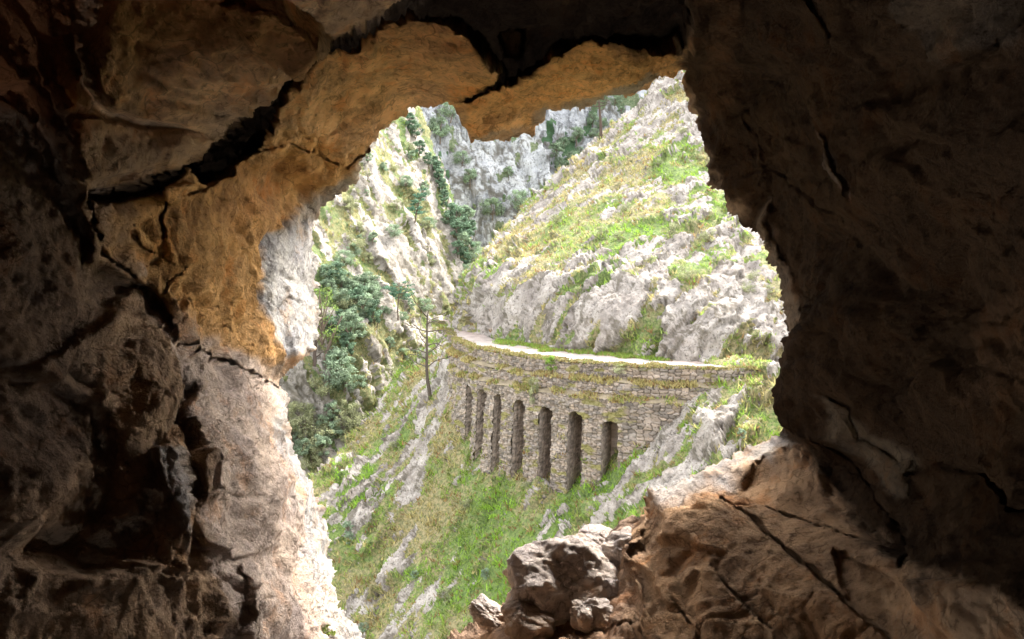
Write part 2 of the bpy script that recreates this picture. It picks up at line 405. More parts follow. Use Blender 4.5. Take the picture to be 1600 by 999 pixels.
CRACKS = [
 ([(575,232),(540,258),(500,240),(440,222),(395,240),(340,287),(300,300),(265,322)], 4, .22),
 ([(268,312),(262,350),(268,400),(240,420)], 4, .15), ([(150,310),(160,360),(180,400),(215,435)], 5, .2), ([(215,350),(225,390),(262,410),(300,420),(262,445),(255,460)], 2.5, .10),
 ([(205,445),(245,472),(290,512),(350,562),(400,592),(428,606)], 5, .45),
 ([(600,75),(595,120),(560,140),(530,150),(545,180)], 1.8, .06), ([(600,120),(625,132),(680,110),(700,120)], 1.8, .05), ([(440,140),(445,190),(455,215),(500,210),(560,205)], 2, .07),
 ([(820,130),(850,115),(870,135),(850,140)], 1.8, .05), ([(900,85),(925,90),(915,110),(960,105)], 1.8, .04), ([(1020,80),(1022,125)], 3, .12),
 ([(1125,770),(1200,838),(1260,885),(1320,935),(1400,1010)], 6, .30), ([(1120,895),(1160,940),(1205,980)], 3.5, .12), ([(1080,985),(1060,950)], 3, .08), ([(1140,780),(1250,800),(1330,830)], 3, .1),
 ([(1110,20),(1113,110),(1150,170)], 3, .12), ([(1262,0),(1256,95),(1280,105)], 3, .10), ([(1232,130),(1232,205),(1180,245)], 3, .12), ([(1165,165),(1170,330)], 3, .10),
 ([(1300,690),(1330,720),(1375,790),(1400,880)], 5, .25), ([(1390,640),(1395,760)], 3, .12), ([(1420,720),(1500,735),(1560,790),(1620,800)], 6, .3), ([(1230,545),(1280,560),(1300,600)], 3, .1),
 ([(395,640),(440,760),(465,850),(505,960)], 2.2, .10), ([(370,610),(400,660),(410,720)], 2, .08), ([(445,720),(475,790),(485,850)], 2, .06), ([(480,900),(520,980)], 2, .07),
 ([(330,480),(370,470),(410,440)], 2, .07), ([(300,470),(350,510),(380,540),(370,560)], 2.2, .09), ([(350,420),(330,450)], 2, .05), ([(430,560),(410,575),(395,592)], 2, .08),
 ([(60,250),(110,300),(140,420)], 5, .2), ([(800,975),(850,985),(900,975),(1000,985)], 3, .1),
]
PAINT = [  # rock colour by area: fresh pale limestone outside, iron-stained orange under the roof, brown deep inside; right wall and roof gaps carry painted shade
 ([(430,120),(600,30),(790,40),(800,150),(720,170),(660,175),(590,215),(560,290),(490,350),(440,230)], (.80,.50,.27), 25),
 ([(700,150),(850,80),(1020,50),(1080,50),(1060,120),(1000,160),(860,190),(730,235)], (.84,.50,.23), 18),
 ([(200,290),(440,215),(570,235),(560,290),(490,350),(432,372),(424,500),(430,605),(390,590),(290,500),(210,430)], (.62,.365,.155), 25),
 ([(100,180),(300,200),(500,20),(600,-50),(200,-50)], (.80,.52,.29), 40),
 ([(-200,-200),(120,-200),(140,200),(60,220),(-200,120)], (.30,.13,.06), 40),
 ([(300,330),(420,240),(480,260),(420,360)], (.55,.30,.13), 40),
 ([(700,-200),(1070,-200),(1070,60),(800,70)], (.10,.055,.03), 20),  # shade of the recessed roof top, painted into the rock colour
 (SLABS[0][0], (.07,.045,.028), 5),  # darkness of the deep gap painted over its own outline
 ([(405,500),(425,370),(460,345),(494,340),(500,440),(502,525),(470,556),(440,560),(415,545)], (.47,.46,.45), 6),
 ([(210,430),(300,500),(432,600),(470,700),(530,850),(620,1060),(380,1060),(335,850),(345,690),(318,580)], (.56,.455,.385), 18),
 ([(425,600),(450,640),(470,720),(530,840),(620,1060),(540,1060),(490,880),(450,760),(425,660)], (.46,.44,.41), 16),
 ([(1005,762),(1225,675),(1260,700),(1120,770),(1040,800)], (.50,.46,.42), 8),
 ([(700,1000),(800,910),(1000,820),(1020,1000),(800,1100)], (.46,.31,.21), 20),
 ([(1010,800),(1240,710),(1420,900),(1620,1200),(1000,1200)], (.50,.325,.195), 30),
 ([(1072,-200),(1072,60),(1060,110),(1095,250),(1200,440),(1215,690),(1260,710),(1400,880),(1800,1000),(1800,-200)], (.046,.028,.016), 14),  # right wall: rock colour cut near black to stand in for shade
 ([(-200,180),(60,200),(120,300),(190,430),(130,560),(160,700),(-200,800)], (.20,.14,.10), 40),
 ([(240,690),(305,690),(295,860)], (.45,.40,.36), 8),
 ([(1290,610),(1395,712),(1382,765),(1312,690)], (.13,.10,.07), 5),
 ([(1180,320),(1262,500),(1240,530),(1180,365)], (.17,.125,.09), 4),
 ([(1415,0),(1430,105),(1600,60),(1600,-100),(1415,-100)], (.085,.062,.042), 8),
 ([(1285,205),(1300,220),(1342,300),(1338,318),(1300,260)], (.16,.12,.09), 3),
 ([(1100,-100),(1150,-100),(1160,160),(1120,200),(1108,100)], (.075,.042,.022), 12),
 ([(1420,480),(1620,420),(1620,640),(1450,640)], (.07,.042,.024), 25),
 ([(735,226),(845,192),(872,172),(925,175),(1000,142),(1030,116),(1012,108),(960,138),(900,160),(850,168),(828,200),(740,214)], (.42,.35,.275), 5),
 ([(572,240),(562,288),(490,347),(436,366),(480,326),(540,270)], (.46,.40,.33), 8),
 ([(395,590),(430,610),(475,570),(500,548),(470,552),(425,556)], (.50,.38,.28), 5),
]
def cave_depth(u, v):
    q = np.stack([u.ravel() / 60, v.ravel() / 60, np.zeros(u.size)], -1)
    ju = (tri(q * 1.3, 6) * 7 + tri(q * 4, 7) * 3.5 + tri(q * 11, 8) * 1.6).reshape(u.shape); jv = (tri(q * 1.3 + 31, 9) * 7 + tri(q * 4 + 31, 10) * 3.5 + tri(q * 11 + 31, 11) * 1.6).reshape(u.shape)
    D = rbf(CAVE, np.clip(u, -160, 1760), np.clip(v, -160, 1160))
    dD = np.zeros(u.shape)
    uj, vj = u + ju, v + jv
    for poly, h, wd in SLABS:
        pc_ = np.mean(poly, axis=0)
        if pc_[0] > 1060 and pc_[1] < 720: h = h * .4
        m = near_box(poly, u, v, 60)
        s = sdf(poly, uj[m], vj[m])
        e = 1 - sstep(-wd, wd * .35, s)
        bulge = np.sqrt(np.clip(-s, 0, 60) / 60.) * .25 if h < 0 else 0
        dD[m] += h * e * (1 + bulge)
    for pts, wd, h in CRACKS:
        pc_ = np.mean(pts, axis=0)
        if pc_[0] > 1060 and pc_[1] < 720: h = h * .35
        m = near_box(pts, u, v, 30)
        d = line_d(pts, uj[m], vj[m])
        wv_ = wd * (.35 + .9 * np.abs(tri(np.stack([u[m] / 34, v[m] / 34, u[m] * 0 + wd], -1), 5)))
        dD[m] += .45 * h * np.clip(1 - d / wv_, 0, 1)
    return D, dD

def soft(w3, k=.16):
    f, e, _ = w3; return f * sstep(0, k, e)
def cave_disp(X, N, u, v):
    wrp = np.stack([noise(X * 2.2, sd) for sd in (1, 2, 3)], -1) * .10
    q = (X + wrp) * np.array([1, .8, 1])
    calm = np.zeros(len(u))
    for j_, w_ in ((0, 1), (1, 1), (2, 1), (8, 1.7), (9, .7), (11, 1.6), (12, 1.3), (13, 1.8)):
        calm = np.maximum(calm, w_ * (1 - sstep(-20, 15, sdf(PAINT[j_][0], u, v))))
    lit = 1 - sstep(-20, 20, sdf(PAINT[9][0], u, v))
    rim = sstep(2, 45, np.abs(sdf(HOLE, u, v)))
    rough_ = sstep(-.25, .25, noise(X * .9, 71))            # some areas broken, others smooth planes
    k = (1 - .30 * np.clip(calm, 0, 2)) * (.12 + .88 * rim) * (1 - .35 * lit)
    w2 = worley(q * 3.2 + 9, 15, .9)
    h = .15 * tri(q * 1.6, 1) * k + .085 * tri(q * 3.7, 2) * k * (.35 + .65 * rough_) + .042 * tri(q * 8.5, 3) * (1 - .4 * calm) * (.4 + .6 * rim) * (.35 + .65 * rough_) + (.018 * tri(q * 19, 4) + .008 * tri(q * 42, 5)) * (1 - .45 * np.clip(calm - 1, 0, 1) * 2)
    h = h + .05 * soft(w2, .10) * k * rough_ + .010 * fbm(X * 9, 5, .6, seed=40)
    h = h - .03 * k * np.exp(-(w2[1] / .035) ** 2) * (noise(X * 1.3, 77) > .1)
    return h

CEN = P(830, 540, 4.5)
def rim_out(r, y):
    def f(p, u, v):
        d = p - CEN; d[:, 1] = 0; d /= np.linalg.norm(d, axis=1, keepdims=True)
        wob = .8 + .5 * np.abs(noise(p * 2.3, 8))[:, None]
        o = p + d * r * (wob if r < 3 else 1); o[:, 1] = p[:, 1] * (0.35 if r >= 3 else 1) + (5.2 * .65 if r >= 3 else 0) + y
        return o
    return f
def back(s, y):
    def f(p, u, v):
        o = p.copy(); o[:, 0] *= s; o[:, 2] *= s; o[:, 1] = p[:, 1] * .12 + y; return o
    return f
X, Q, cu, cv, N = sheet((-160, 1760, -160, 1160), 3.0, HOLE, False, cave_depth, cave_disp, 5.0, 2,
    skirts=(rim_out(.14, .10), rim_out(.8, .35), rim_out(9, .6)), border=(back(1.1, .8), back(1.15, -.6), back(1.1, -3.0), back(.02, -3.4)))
col = np.tile(np.array([.40, .28, .185]), (len(X), 1))
q = np.stack([cu / 50, cv / 50, np.zeros(len(cu))], -1)
ju = fbm(q, 4, .6, seed=13) * 22; jv = fbm(q + 9, 4, .6, seed=19) * 22
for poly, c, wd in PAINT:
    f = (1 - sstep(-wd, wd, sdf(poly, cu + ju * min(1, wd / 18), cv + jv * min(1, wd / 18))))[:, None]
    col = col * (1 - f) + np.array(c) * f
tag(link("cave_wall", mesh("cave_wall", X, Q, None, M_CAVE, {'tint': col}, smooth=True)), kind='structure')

# ------------------------------------------------------------------ loose rocks on the sill
def rock_mesh(name, rad, seed, tint, nplanes=12):
    import bmesh
    bm = bmesh.new(); bmesh.ops.create_icosphere(bm, subdivisions=6, radius=1)
    V = np.array([v.co[:] for v in bm.verts]); T = np.array([[v.index for v in f.verts] for f in bm.faces]); bm.free()
    g = np.random.default_rng(seed)
    o = g.uniform(-50, 50, 3)
    r = 1 + .34 * tri(V * 1.15 + o, seed) + .17 * tri(V * 2.4 + o, seed + 1) + .075 * tri(V * 5.5 + o, seed + 2) + .03 * tri(V * 13 + o, seed + 3) + .02 * fbm(V * 9 + o, 4, .6, seed=seed)
    Xr = V * np.clip(r, .45, 1.5)[:, None]
    return mesh(name, Xr * np.array(rad), None, T, M_CAVE, {'tint': np.tile(np.array(tint), (len(V), 1))})

pale = (.64, .56, .50)
BOULDERS = [
 (884, 924, 3.60, (.275, .22, .20), 66, (.2, .1, .3), pale, "large angular pale boulder on the sill, lowest and biggest of the loose rocks"),
 (975, 868, 3.80, (.125, .14, .12), 23, (.3, .2, 1.0), pale, "broken brown and white rock wedged against the dark sill block"),
 (985, 838, 3.95, (.10, .10, .07), 31, (0, -.5, .4), (.42, .30, .22), "flat brown slab of rock topping the loose rocks on the sill"),
 (975, 938, 3.50, (.11, .12, .085), 47, (.2, .3, .4), pale, "pale wedge-shaped rock in the gap below the broken brown rock"),
 (1020, 938, 3.40, (.028, .05, .075), 53, (.1, .2, 0), (.48, .42, .37), "thin upright sliver of grey rock in the crack beside the sill block"),
 (832, 968, 3.42, (.13, .10, .08), 71, (.4, .1, .9), (.52, .42, .34), "brown-fronted rock tucked under the left end of the largest boulder"),
 (925, 962, 3.36, (.10, .09, .07), 83, (.1, .5, .2), pale, "small pale rock lying in front of the gap between the boulders"),
 (935, 850, 4.00, (.12, .12, .07), 97, (0, .2, 1.3), pale, "low pale rock behind the largest boulder at the outer edge of the sill"),
 (768, 962, 3.70, (.11, .12, .05), 103, (.1, .5, .4), pale, "flat pale stone on the sloping sill left of all the other rocks"),
]
for i, (u, v, D, rad, sd, rot, tint, lab) in enumerate(BOULDERS):
    o = link("boulder", rock_mesh("boulder", rad, sd, tint), loc=tuple(P(u, v, D)))
    o.rotation_euler = rot
    tag(o, lab, "boulder", "loose rocks on the cave sill")

# ------------------------------------------------------------------ path and retaining wall curves
ZP = -5.2
def on_path(u, v):
    D = -ZP * FPX / (v - VH); p = P(u, v, D); return p[..., :2]
OUT = np.array([on_path(*a) for a in [(680,495),(684,499),(690,507),(702,522),(722,538),(752,547),(800,556),(850,563),(950,572),(1050,577),(1150,579),(1225,579),(1400,577)]])
INN = np.array([on_path(*a) for a in [(689,493),(694,496),(706,505),(724,513),(748,520),(778,532),(822,538),(880,546),(985,556),(1075,563),(1160,565),(1230,565),(1400,563)]])
def dense(A, n):
    """Catmull-Rom through the control rows"""
    k = len(A); t = np.linspace(0, k - 1 - 1e-6, n); i = t.astype(int); f = (t - i)[:, None]
    g = lambda j: A[np.clip(j, 0, k - 1)]
    a, b, c, d = g(i - 1), g(i), g(i + 1), g(i + 2)
    return .5 * (2 * b + (c - a) * f + (2 * a - 5 * b + 4 * c - d) * f ** 2 + (3 * b - a - 3 * c + d) * f ** 3)
OD, ID = dense(OUT, 1600), dense(INN, 1600)
nw = 24
W = np.linspace(0, 1, nw)[None, :, None]
pg = OD[::2, None] * (1 - W) + ID[::2, None] * W
px = pg.reshape(-1, 2)
p3 = np.concatenate([px, np.full((len(px), 1), ZP)], 1)
wv = np.tile(W[0, :, 0], len(pg))
sv = np.repeat(np.linspace(0, 1, len(pg)), nw)
edge_n = fbm(p3 * .8, 4, seed=21) * .16
vergeo = 1 - sstep(.10, .20, wv + edge_n); vergei = sstep(.74, .84, wv + edge_n) * sstep(.38, .45, sv) * (1 - sstep(.70, .75, sv))
p3[:, 2] += .05 * fbm(p3 * 1.5, 4, seed=5) + .10 * vergeo
base = np.array([.30, .255, .22]); pink = np.array([.38, .28, .23]); gr = np.array([.18, .165, .10])
pk = ((1 - sstep(.30, .42, sv)) * .5 * sstep(.35, .8, wv) + sstep(.7, .78, sv) * sstep(.6, .9, wv) * .8)[:, None]
pc = base * (1 - pk) + pink * pk
vm = np.maximum(vergeo, vergei)[:, None]
pc = pc * (1 - vm) + gr * vm
pc *= (1 + .25 * fbm(p3 * 2.2, 4, seed=33))[:, None]
ii = np.arange(len(px)).reshape(len(pg), nw)
PQ = np.stack([ii[:-1, :-1].ravel(), ii[1:, :-1].ravel(), ii[1:, 1:].ravel(), ii[:-1, 1:].ravel()], -1)
tag(link("path", mesh("path", p3, PQ, None, M_PATH, {'tint': pc}, smooth=True)), kind='structure')
verge_pts = p3[(vergeo > .6)]; verge_in = p3[vergei > .6]

# arc length, outward normal
dO = np.gradient(OD, axis=0); S = np.concatenate([[0], np.cumsum(np.linalg.norm(np.diff(OD, axis=0), axis=1))])
tn = dO / np.linalg.norm(dO, axis=1, keepdims=True)
ker = np.ones(81) / 81
tn = np.stack([np.convolve(np.pad(tn[:, k], 40, mode='edge'), ker, 'valid') for k in (0, 1)], -1); tn /= np.linalg.norm(tn, axis=1, keepdims=True)
no = np.stack([tn[:, 1], -tn[:, 0]], -1)
no *= np.sign((no * -OD).sum(1))[:, None]
UO = UC + OD[:, 0] / OD[:, 1] * FPX
def at_s(s, off):
    o = np.stack([np.interp(s, S, OD[:, k] ) for k in (0, 1)], -1)
    n = np.stack([np.interp(s, S, no[:, k]) for k in (0, 1)], -1)
    return o + n * off[..., None] if np.ndim(off) else o + n * off, n
S0, S1 = np.interp(696, UO, S), np.interp(1300, UO, S)

def stones(s, z, seed, sx=.225, sz=.11):
    q = np.stack([s / sx + .35 * noise(np.stack([s * .9, z * .9, s * 0], -1), seed), z / sz + .4 * noise(np.stack([s * .7, z * .7, s * 0 + 5], -1), seed), np.full(s.shape, .5)], -1)
    big = (s > np.interp(980, UO, S))
    q[:, :2] *= np.where(big, .72, 1)[:, None]
    # 2-D cells: flatten the third axis so that every cell centre sits in the plane
    i = np.floor(q[:, :2]).astype(np.int64); b1 = np.full(len(q), 9.); b2 = b1.copy(); rn = np.zeros(len(q)); fc = np.zeros(len(q))
    for dx in (-1, 0, 1):
        for dy in (-1, 0, 1):
            c = i + np.array([dx, dy]); zc = np.zeros(len(q), np.int64)
            h = h32(c[:, 0], c[:, 1], zc, seed); g = h32(c[:, 0], c[:, 1], zc, seed + 50)
            o = np.stack([.5 + ((h & 1023) / 1023. - .5) * .8, .5 + (((h >> 10) & 1023) / 1023. - .5) * .5], -1)
            d = q[:, :2] - (c + o); r = np.abs(d[:, 0]) ** 1.6 + np.abs(d[:, 1]) ** 1.6
            m = r < b1
            b2 = np.where(m, b1, np.minimum(b2, r)); b1 = np.where(m, r, b1)
            rn = np.where(m, (g & 1023) / 1023., rn)
            fc = np.where(m, ((g >> 10) & 1023) / 1023. - .5 + d[:, 0] * (((g >> 5) & 255) / 255. - .5), fc)
    edge = b2 - b1
    return sstep(0, .22, edge), rn, fc

def masonry(name, s_a, s_b, z_fn, off_fn, step, parent, seed, holes=None):
    ss = np.arange(s_a, s_b, step)
    nz = max(3, int(round(np.max(np.abs(z_fn(ss)[1] - z_fn(ss)[0])) / step)))
    tt = np.linspace(0, 1, nz)
    SS, TT = np.meshgrid(ss, tt)
    za, zb = z_fn(SS)
    ZZ = za + (zb - za) * TT
    keep = np.ones(SS.shape, bool); HS = None
    if holes is not None:
        HS = holes(SS, ZZ)                       # negative inside an opening
        gy, gx = np.gradient(HS); gs = gx / step; gz = gy / (np.gradient(ZZ, axis=0) + 1e-9)
        g2 = np.clip(gs ** 2 + gz ** 2, .3, None)
        m = np.abs(HS) < .7 * step
        SS = np.where(m, SS - HS * gs / g2, SS); ZZ = np.where(m, ZZ - HS * gz / g2, ZZ)
        keep = HS > -.7 * step
    s, z = SS.ravel(), ZZ.ravel()
    e, rn, fc = stones(s, z, seed)
    sz3 = np.stack([s, z, s * 0], -1)
    off = off_fn(s, z) + .06 * e + .085 * fc * e + .10 * fbm(sz3 * .7, 3, seed=seed) + .02 * fbm(sz3 * 6, 3, seed=seed + 1)
    xy, n = at_s(s, off)
    Xw = np.concatenate([xy, z[:, None]], 1)
    k = np.array([.25, .205, .165]) * (.62 + .75 * rn)[:, None] * (1 + .2 * fbm(sz3 * 1.1, 4, seed=seed + 4))[:, None]
    k = k * (1 + np.array([.10, 0, -.12]) * (rn[:, None] * 7 % 1 - .4))
    k = k * (.42 + .58 * e[:, None])
    moss = sstep(.25, .55, fbm(sz3 * np.array([.8, 2.2, 1]), 4, seed=seed + 9))[:, None] * .75
    k = k * (1 - moss) + np.array([.20, .18, .05]) * moss
    idx = np.arange(SS.size).reshape(SS.shape)
    kk = keep[:-1, :-1] & keep[1:, :-1] & keep[:-1, 1:] & keep[1:, 1:]
    Qw = np.stack([idx[:-1, :-1][kk], idx[1:, :-1][kk], idx[1:, 1:][kk], idx[:-1, 1:][kk]], -1)
    used = np.unique(Qw); rm = -np.ones(SS.size, int); rm[used] = np.arange(len(used)); Qw = rm[Qw]
    Xw, k, s, z, n, off = Xw[used], k[used], s[used], z[used], n[used], off[used]
    return link(name, mesh(name, Xw, Qw, None, M_STONE, {'tint': k}), parent), (s, z, off, n)

root = bpy.data.objects.new("retaining_wall", None); COL.objects.link(root)
root.empty_display_size = .5
tag(root, "long curved dry stone retaining wall with a row of tall arched recesses under the path", "retaining wall")
wob = lambda s, k: .10 * fbm(np.stack([np.ravel(s) * .5, np.ravel(s) * 0 + k, np.ravel(s) * 0], -1), 3, seed=k).reshape(np.shape(s))
zt1 = lambda s: ZP - .55 + wob(s, 3); zt2 = lambda s: ZP - 1.25 + wob(s, 4); zb = lambda s: ZP - 1.45 + wob(s, 4)
ST = .034
masonry("parapet_course", S0, S1, lambda s: (ZP + .10 + wob(s, 8), zt1(s) - .02), lambda s, z: .02 + 0 * s, ST, root, 101)
masonry("middle_course", S0, S1, lambda s: (zt1(s) - .18, zt2(s)), lambda s, z: .34 + .06 * (ZP - z), ST, root, 202)
# sloped ledges between the courses
def ledge(seed, z_hi, off_hi, z_lo, off_lo):
    ss = np.arange(S0, S1, .12); tt = np.linspace(0, 1, 6)
    SS, TT = np.meshgrid(ss, tt); s, t = SS.ravel(), TT.ravel()
    z = z_hi(s) * (1 - t) + z_lo(s) * t; off = off_hi * (1 - t) + off_lo * t
    q = np.stack([s, t, s * 0], -1); z = z + .05 * fbm(q * 2, 3, seed=seed) * np.sin(t * math.pi)
    xy, n = at_s(s, off); Xl = np.concatenate([xy, z[:, None]], 1)
    i = np.arange(SS.size).reshape(SS.shape)
    Ql = np.stack([i[:-1, :-1].ravel(), i[1:, :-1].ravel(), i[1:, 1:].ravel(), i[:-1, 1:].ravel()], -1)
    k = np.array([.23, .185, .12]) * (1 + .35 * fbm(q * 1.7, 4, seed=seed))[:, None]
    link("ledge", mesh("ledge", Xl, Ql, None, M_STONE, {'tint': k}), root)
    return Xl
L1 = ledge(61, lambda s: zt1(s), .0, lambda s: zt1(s) - .17, .40)
L2 = ledge(62, lambda s: zt2(s) + .03, .36, lambda s: zb(s) - .02, .74)
ARCH_U = [733, 752, 778, 811, 853, 899, 953]
ARCH_TOP = [-7.05, -7.1, -7.15, -7.2, -7.3, -7.4, -7.6]
UOF = UC + (OD[:, 0] + no[:, 0] * .8) / (OD[:, 1] + no[:, 1] * .8) * FPX
ARCH_S = [float(np.interp(u, UOF, S)) for u in ARCH_U]
HWS = [.33, .38, .34, .37, .36, .38, .37]
def holes(SS, ZZ):
    d = np.full(SS.shape, 9.)
    for s0, zt, HW in zip(ARCH_S, ARCH_TOP, HWS):
        a = np.abs(SS - s0); zc = zt - HW
        up = np.sqrt(a ** 2 + np.clip(ZZ - zc, 0, None) ** 2) - HW
        d = np.minimum(d, up)
    return d + .05 * fbm(np.stack([SS.ravel() * 3, ZZ.ravel() * 4, SS.ravel() * 0], -1), 3, seed=4).reshape(SS.shape)
arc_off = lambda s, z: .70 + .06 * (ZP - 1.4 - z)
arcade, _ = masonry("arcade", S0, S1, lambda s: (zb(s), np.full(np.shape(s), -12.6)), arc_off, ST, root, 303, holes)
for j, (s0, zt, HW) in enumerate(zip(ARCH_S, ARCH_TOP, HWS)):
    # recess lining: jambs, vault and back wall
    path2 = [(-HW - .03, -12.6)] + [(-HW - .03, z) for z in np.arange(-12.5, zt - HW, .06)] + \
            [(-(HW + .03) * math.cos(a), zt - HW + (HW + .03) * math.sin(a)) for a in np.linspace(0, math.pi, 14)] + \
            [(HW + .03, z) for z in np.arange(zt - HW, -12.5, -.06)] + [(HW + .03, -12.6)]
    path2 = np.array(path2); nd = 24
    dep = np.linspace(.0, 1.25, nd)
    ss = s0 + np.repeat(path2[:, 0], nd); zz = np.repeat(path2[:, 1], nd); dd = np.tile(dep, len(path2))
    e, rn, fc = stones(dd * 1.0 + np.repeat(np.sign(path2[:, 0]) * 7, nd) + j * 3, zz, 400 + j)
    ss = ss + np.sign(ss - s0) * -.04 * e * np.clip(dd * 6, 0, 1)
    xy, n = at_s(ss, arc_off(ss, zz) - dd + .0)
    Xa = np.concatenate([xy, zz[:, None]], 1)
    i = np.arange(len(Xa)).reshape(len(path2), nd)
    Qa = np.stack([i[:-1, :-1].ravel(), i[1:, :-1].ravel(), i[1:, 1:].ravel(), i[:-1, 1:].ravel()], -1)
    # back wall strip between left and right jambs
    m = len(path2) // 2
    Qb = np.array([[i[a, -1], i[a + 1, -1], i[-a - 2, -1], i[-a - 1, -1]] for a in range(m - 1)])
    k = np.array([.29, .235, .19]) * (.6 + .7 * rn)[:, None] * (.45 + .55 * e[:, None])
    link("arch_recess", mesh("arch_recess", Xa, np.concatenate([Qa, Qb]), None, M_STONE, {'tint': k}), root)

# ------------------------------------------------------------------ terrain
def blobs(u, v, L):
    t = np.zeros(u.shape)
    for (a, b, ra, rb, wt, rot) in L:
        c, s_ = math.cos(R(rot)), math.sin(R(rot)); x, y = u - a, v - b
        xx, yy = (x * c + y * s_) / ra, (-x * s_ + y * c) / rb
        t = t + wt * np.exp(-(xx * xx + yy * yy))
    return t
def aniso(X, d, k):
    d = np.array(d, float); d /= np.linalg.norm(d)
    return X - (X @ d)[:, None] * d[None] * (1 - 1 / k)

class Terrain: pass
def terrain(name, box, step, poly, ctrl, dirv, rock_bias, bl, green_bl, amp, scale, mat, rough, seed, skirts, facets=1.0, strata=None):
    st = {}
    def depth(u, v): return rbf(ctrl, u, v), np.zeros(u.shape)
    def masks(X, u, v):
        q = aniso(X, dirv, 3.0) * scale
        n = fbm(q * .5, 5, .6, seed=seed)
        fine = fbm(q * 1.3, 4, .6, seed=seed + 7)
        rock = n * .75 + fine * .95 + rock_bias + blobs(u, v, bl)
        green = .45 + .5 * fbm(X * scale * .3, 4, seed=seed + 3) + blobs(u, v, green_bl)
        return rock, green
    def disp(X, N, u, v):
        rock, green = masks(X, u, v)
        r = sstep(-.05, .25, rock)
        q = aniso(X, dirv, 2.6) * scale
        w_ = np.stack([fbm(q * .8, 3, seed=seed + s) for s in (30, 31, 32)], -1) * .3
        _, e2, _ = worley((q + w_) * 1.3, seed + 2, .9); _, e3, _ = worley((q + w_) * 3.4, seed + 4, .8)
        q = X - (X - q / scale) * .55; q = q * scale + w_ * .6
        h = (.75 * tri(q * .42, 1) + .42 * tri(q * 1.0, 2) + .24 * tri(q * 2.3, 3) + .075 * tri(q * 5.2, 4) + .035 * tri(q * 11, 5)) * facets * r
        h = h + .45 * r + .30 * fbm(X * scale * .35, 5, .5, seed=seed + 8) + .05 * fbm(X * scale * 3, 3, .6, seed=seed + 6)
        if strata:
            t_ = X @ np.array(strata[:3]) / strata[3] + .55 * fbm(X * .5 / strata[3], 4, seed=seed + 60); fr = t_ - np.floor(t_)
            h = h + r * .55 * (fr - .5) * sstep(-.3, .2, noise(X * .4 / strata[3], seed + 61))
        h -= r * (.16 * np.exp(-(e2 / .07) ** 2) + .07 * np.exp(-(e3 / .07) ** 2))
        return h * amp
    X, Q, u, v, N = sheet(box, step, poly, True, depth, disp, rough, seed, skirts)
    rock, green = masks(X, u, v)
    grass = 1 - sstep(-.10, .22, rock)
    q = aniso(st['X'], dirv, 2.6) * scale if 'X' in st and len(st['X']) == len(X) else aniso(X, dirv, 2.6) * scale
    w_ = np.stack([fbm(q * .8, 3, seed=seed + s) for s in (30, 31, 32)], -1) * .3
    _, e2, rn = worley((q + w_) * 1.3, seed + 2, .9); _, e3, _ = worley((q + w_) * 3.4, seed + 4, .8)
    soil = np.clip(np.exp(-(e2 / .10) ** 2) + .7 * np.exp(-(e3 / .09) ** 2), 0, 1) * sstep(-.35, .1, fbm(X * scale * .6, 3, seed=seed + 44))
    if strata:
        t_ = X @ np.array(strata[:3]) / strata[3] + .55 * fbm(X * .5 / strata[3], 4, seed=seed + 60); fr = t_ - np.floor(t_)
        soil = np.maximum(soil, .9 * np.clip(1 - np.minimum(fr, 1 - fr) / .07, 0, 1) * sstep(-.3, .2, noise(X * .4 / strata[3], seed + 61)))
    att = np.stack([grass, np.clip(green, 0, 1), soil], -1)
    o = tag(link(name, mesh(name, X, Q, None, mat, {'mask': att})), kind='structure')
    T = Terrain(); T.X, T.Q, T.u, T.v, T.grass, T.green, T.N = X, Q, u, v, grass, green, N
    T.ctrl = ctrl
    return T
def push(*d):
    d = np.array(d, float)
    return lambda p, u, v: p + d

NEAR_C = [(850,690,42.0),(950,690,39.2),(1040,635,38.0),(1100,600,37.0),(1160,580,36.6),(800,660,43.5),(735,640,44.6),(760,700,42.8),(800,735,40.5),(850,755,38.7),(900,768,37.6),(950,752,36.8),(980,722,36.3),(1040,690,35.7),(1100,645,35.1),(1150,612,34.9),(1222,588,35.2),(1400,585,35.5),
 (1100,690,33.4),(1200,650,33.4),(1222,700,32.0),(1300,650,33),(1010,760,33.8),(960,800,33.6),(900,850,33.5),(1000,860,30.5),(1300,900,26),(1000,1100,25),(1600,700,30),
 (700,512,57),(716,560,48),(722,600,46.3),(690,620,46.8),(650,560,53),(600,620,51.5),(560,690,49.5),(500,745,46.5),(480,780,45),(640,700,46.5),(700,720,43.8),(700,850,40.5),(600,850,42.5),(540,900,41.8),(560,990,39.2),(700,990,36),(800,950,34.2),(850,900,33.3),(500,1150,36),(800,1200,29),(430,1100,39)]
NEAR_P = [(702,508),(712,530),(722,560),(740,600),(760,560),(1150,560),(1240,575),(1620,560),(1620,1250),(380,1250),(400,900),(440,810),(480,757),(500,738),(545,695),(575,655),(600,618),(640,566),(675,530)]
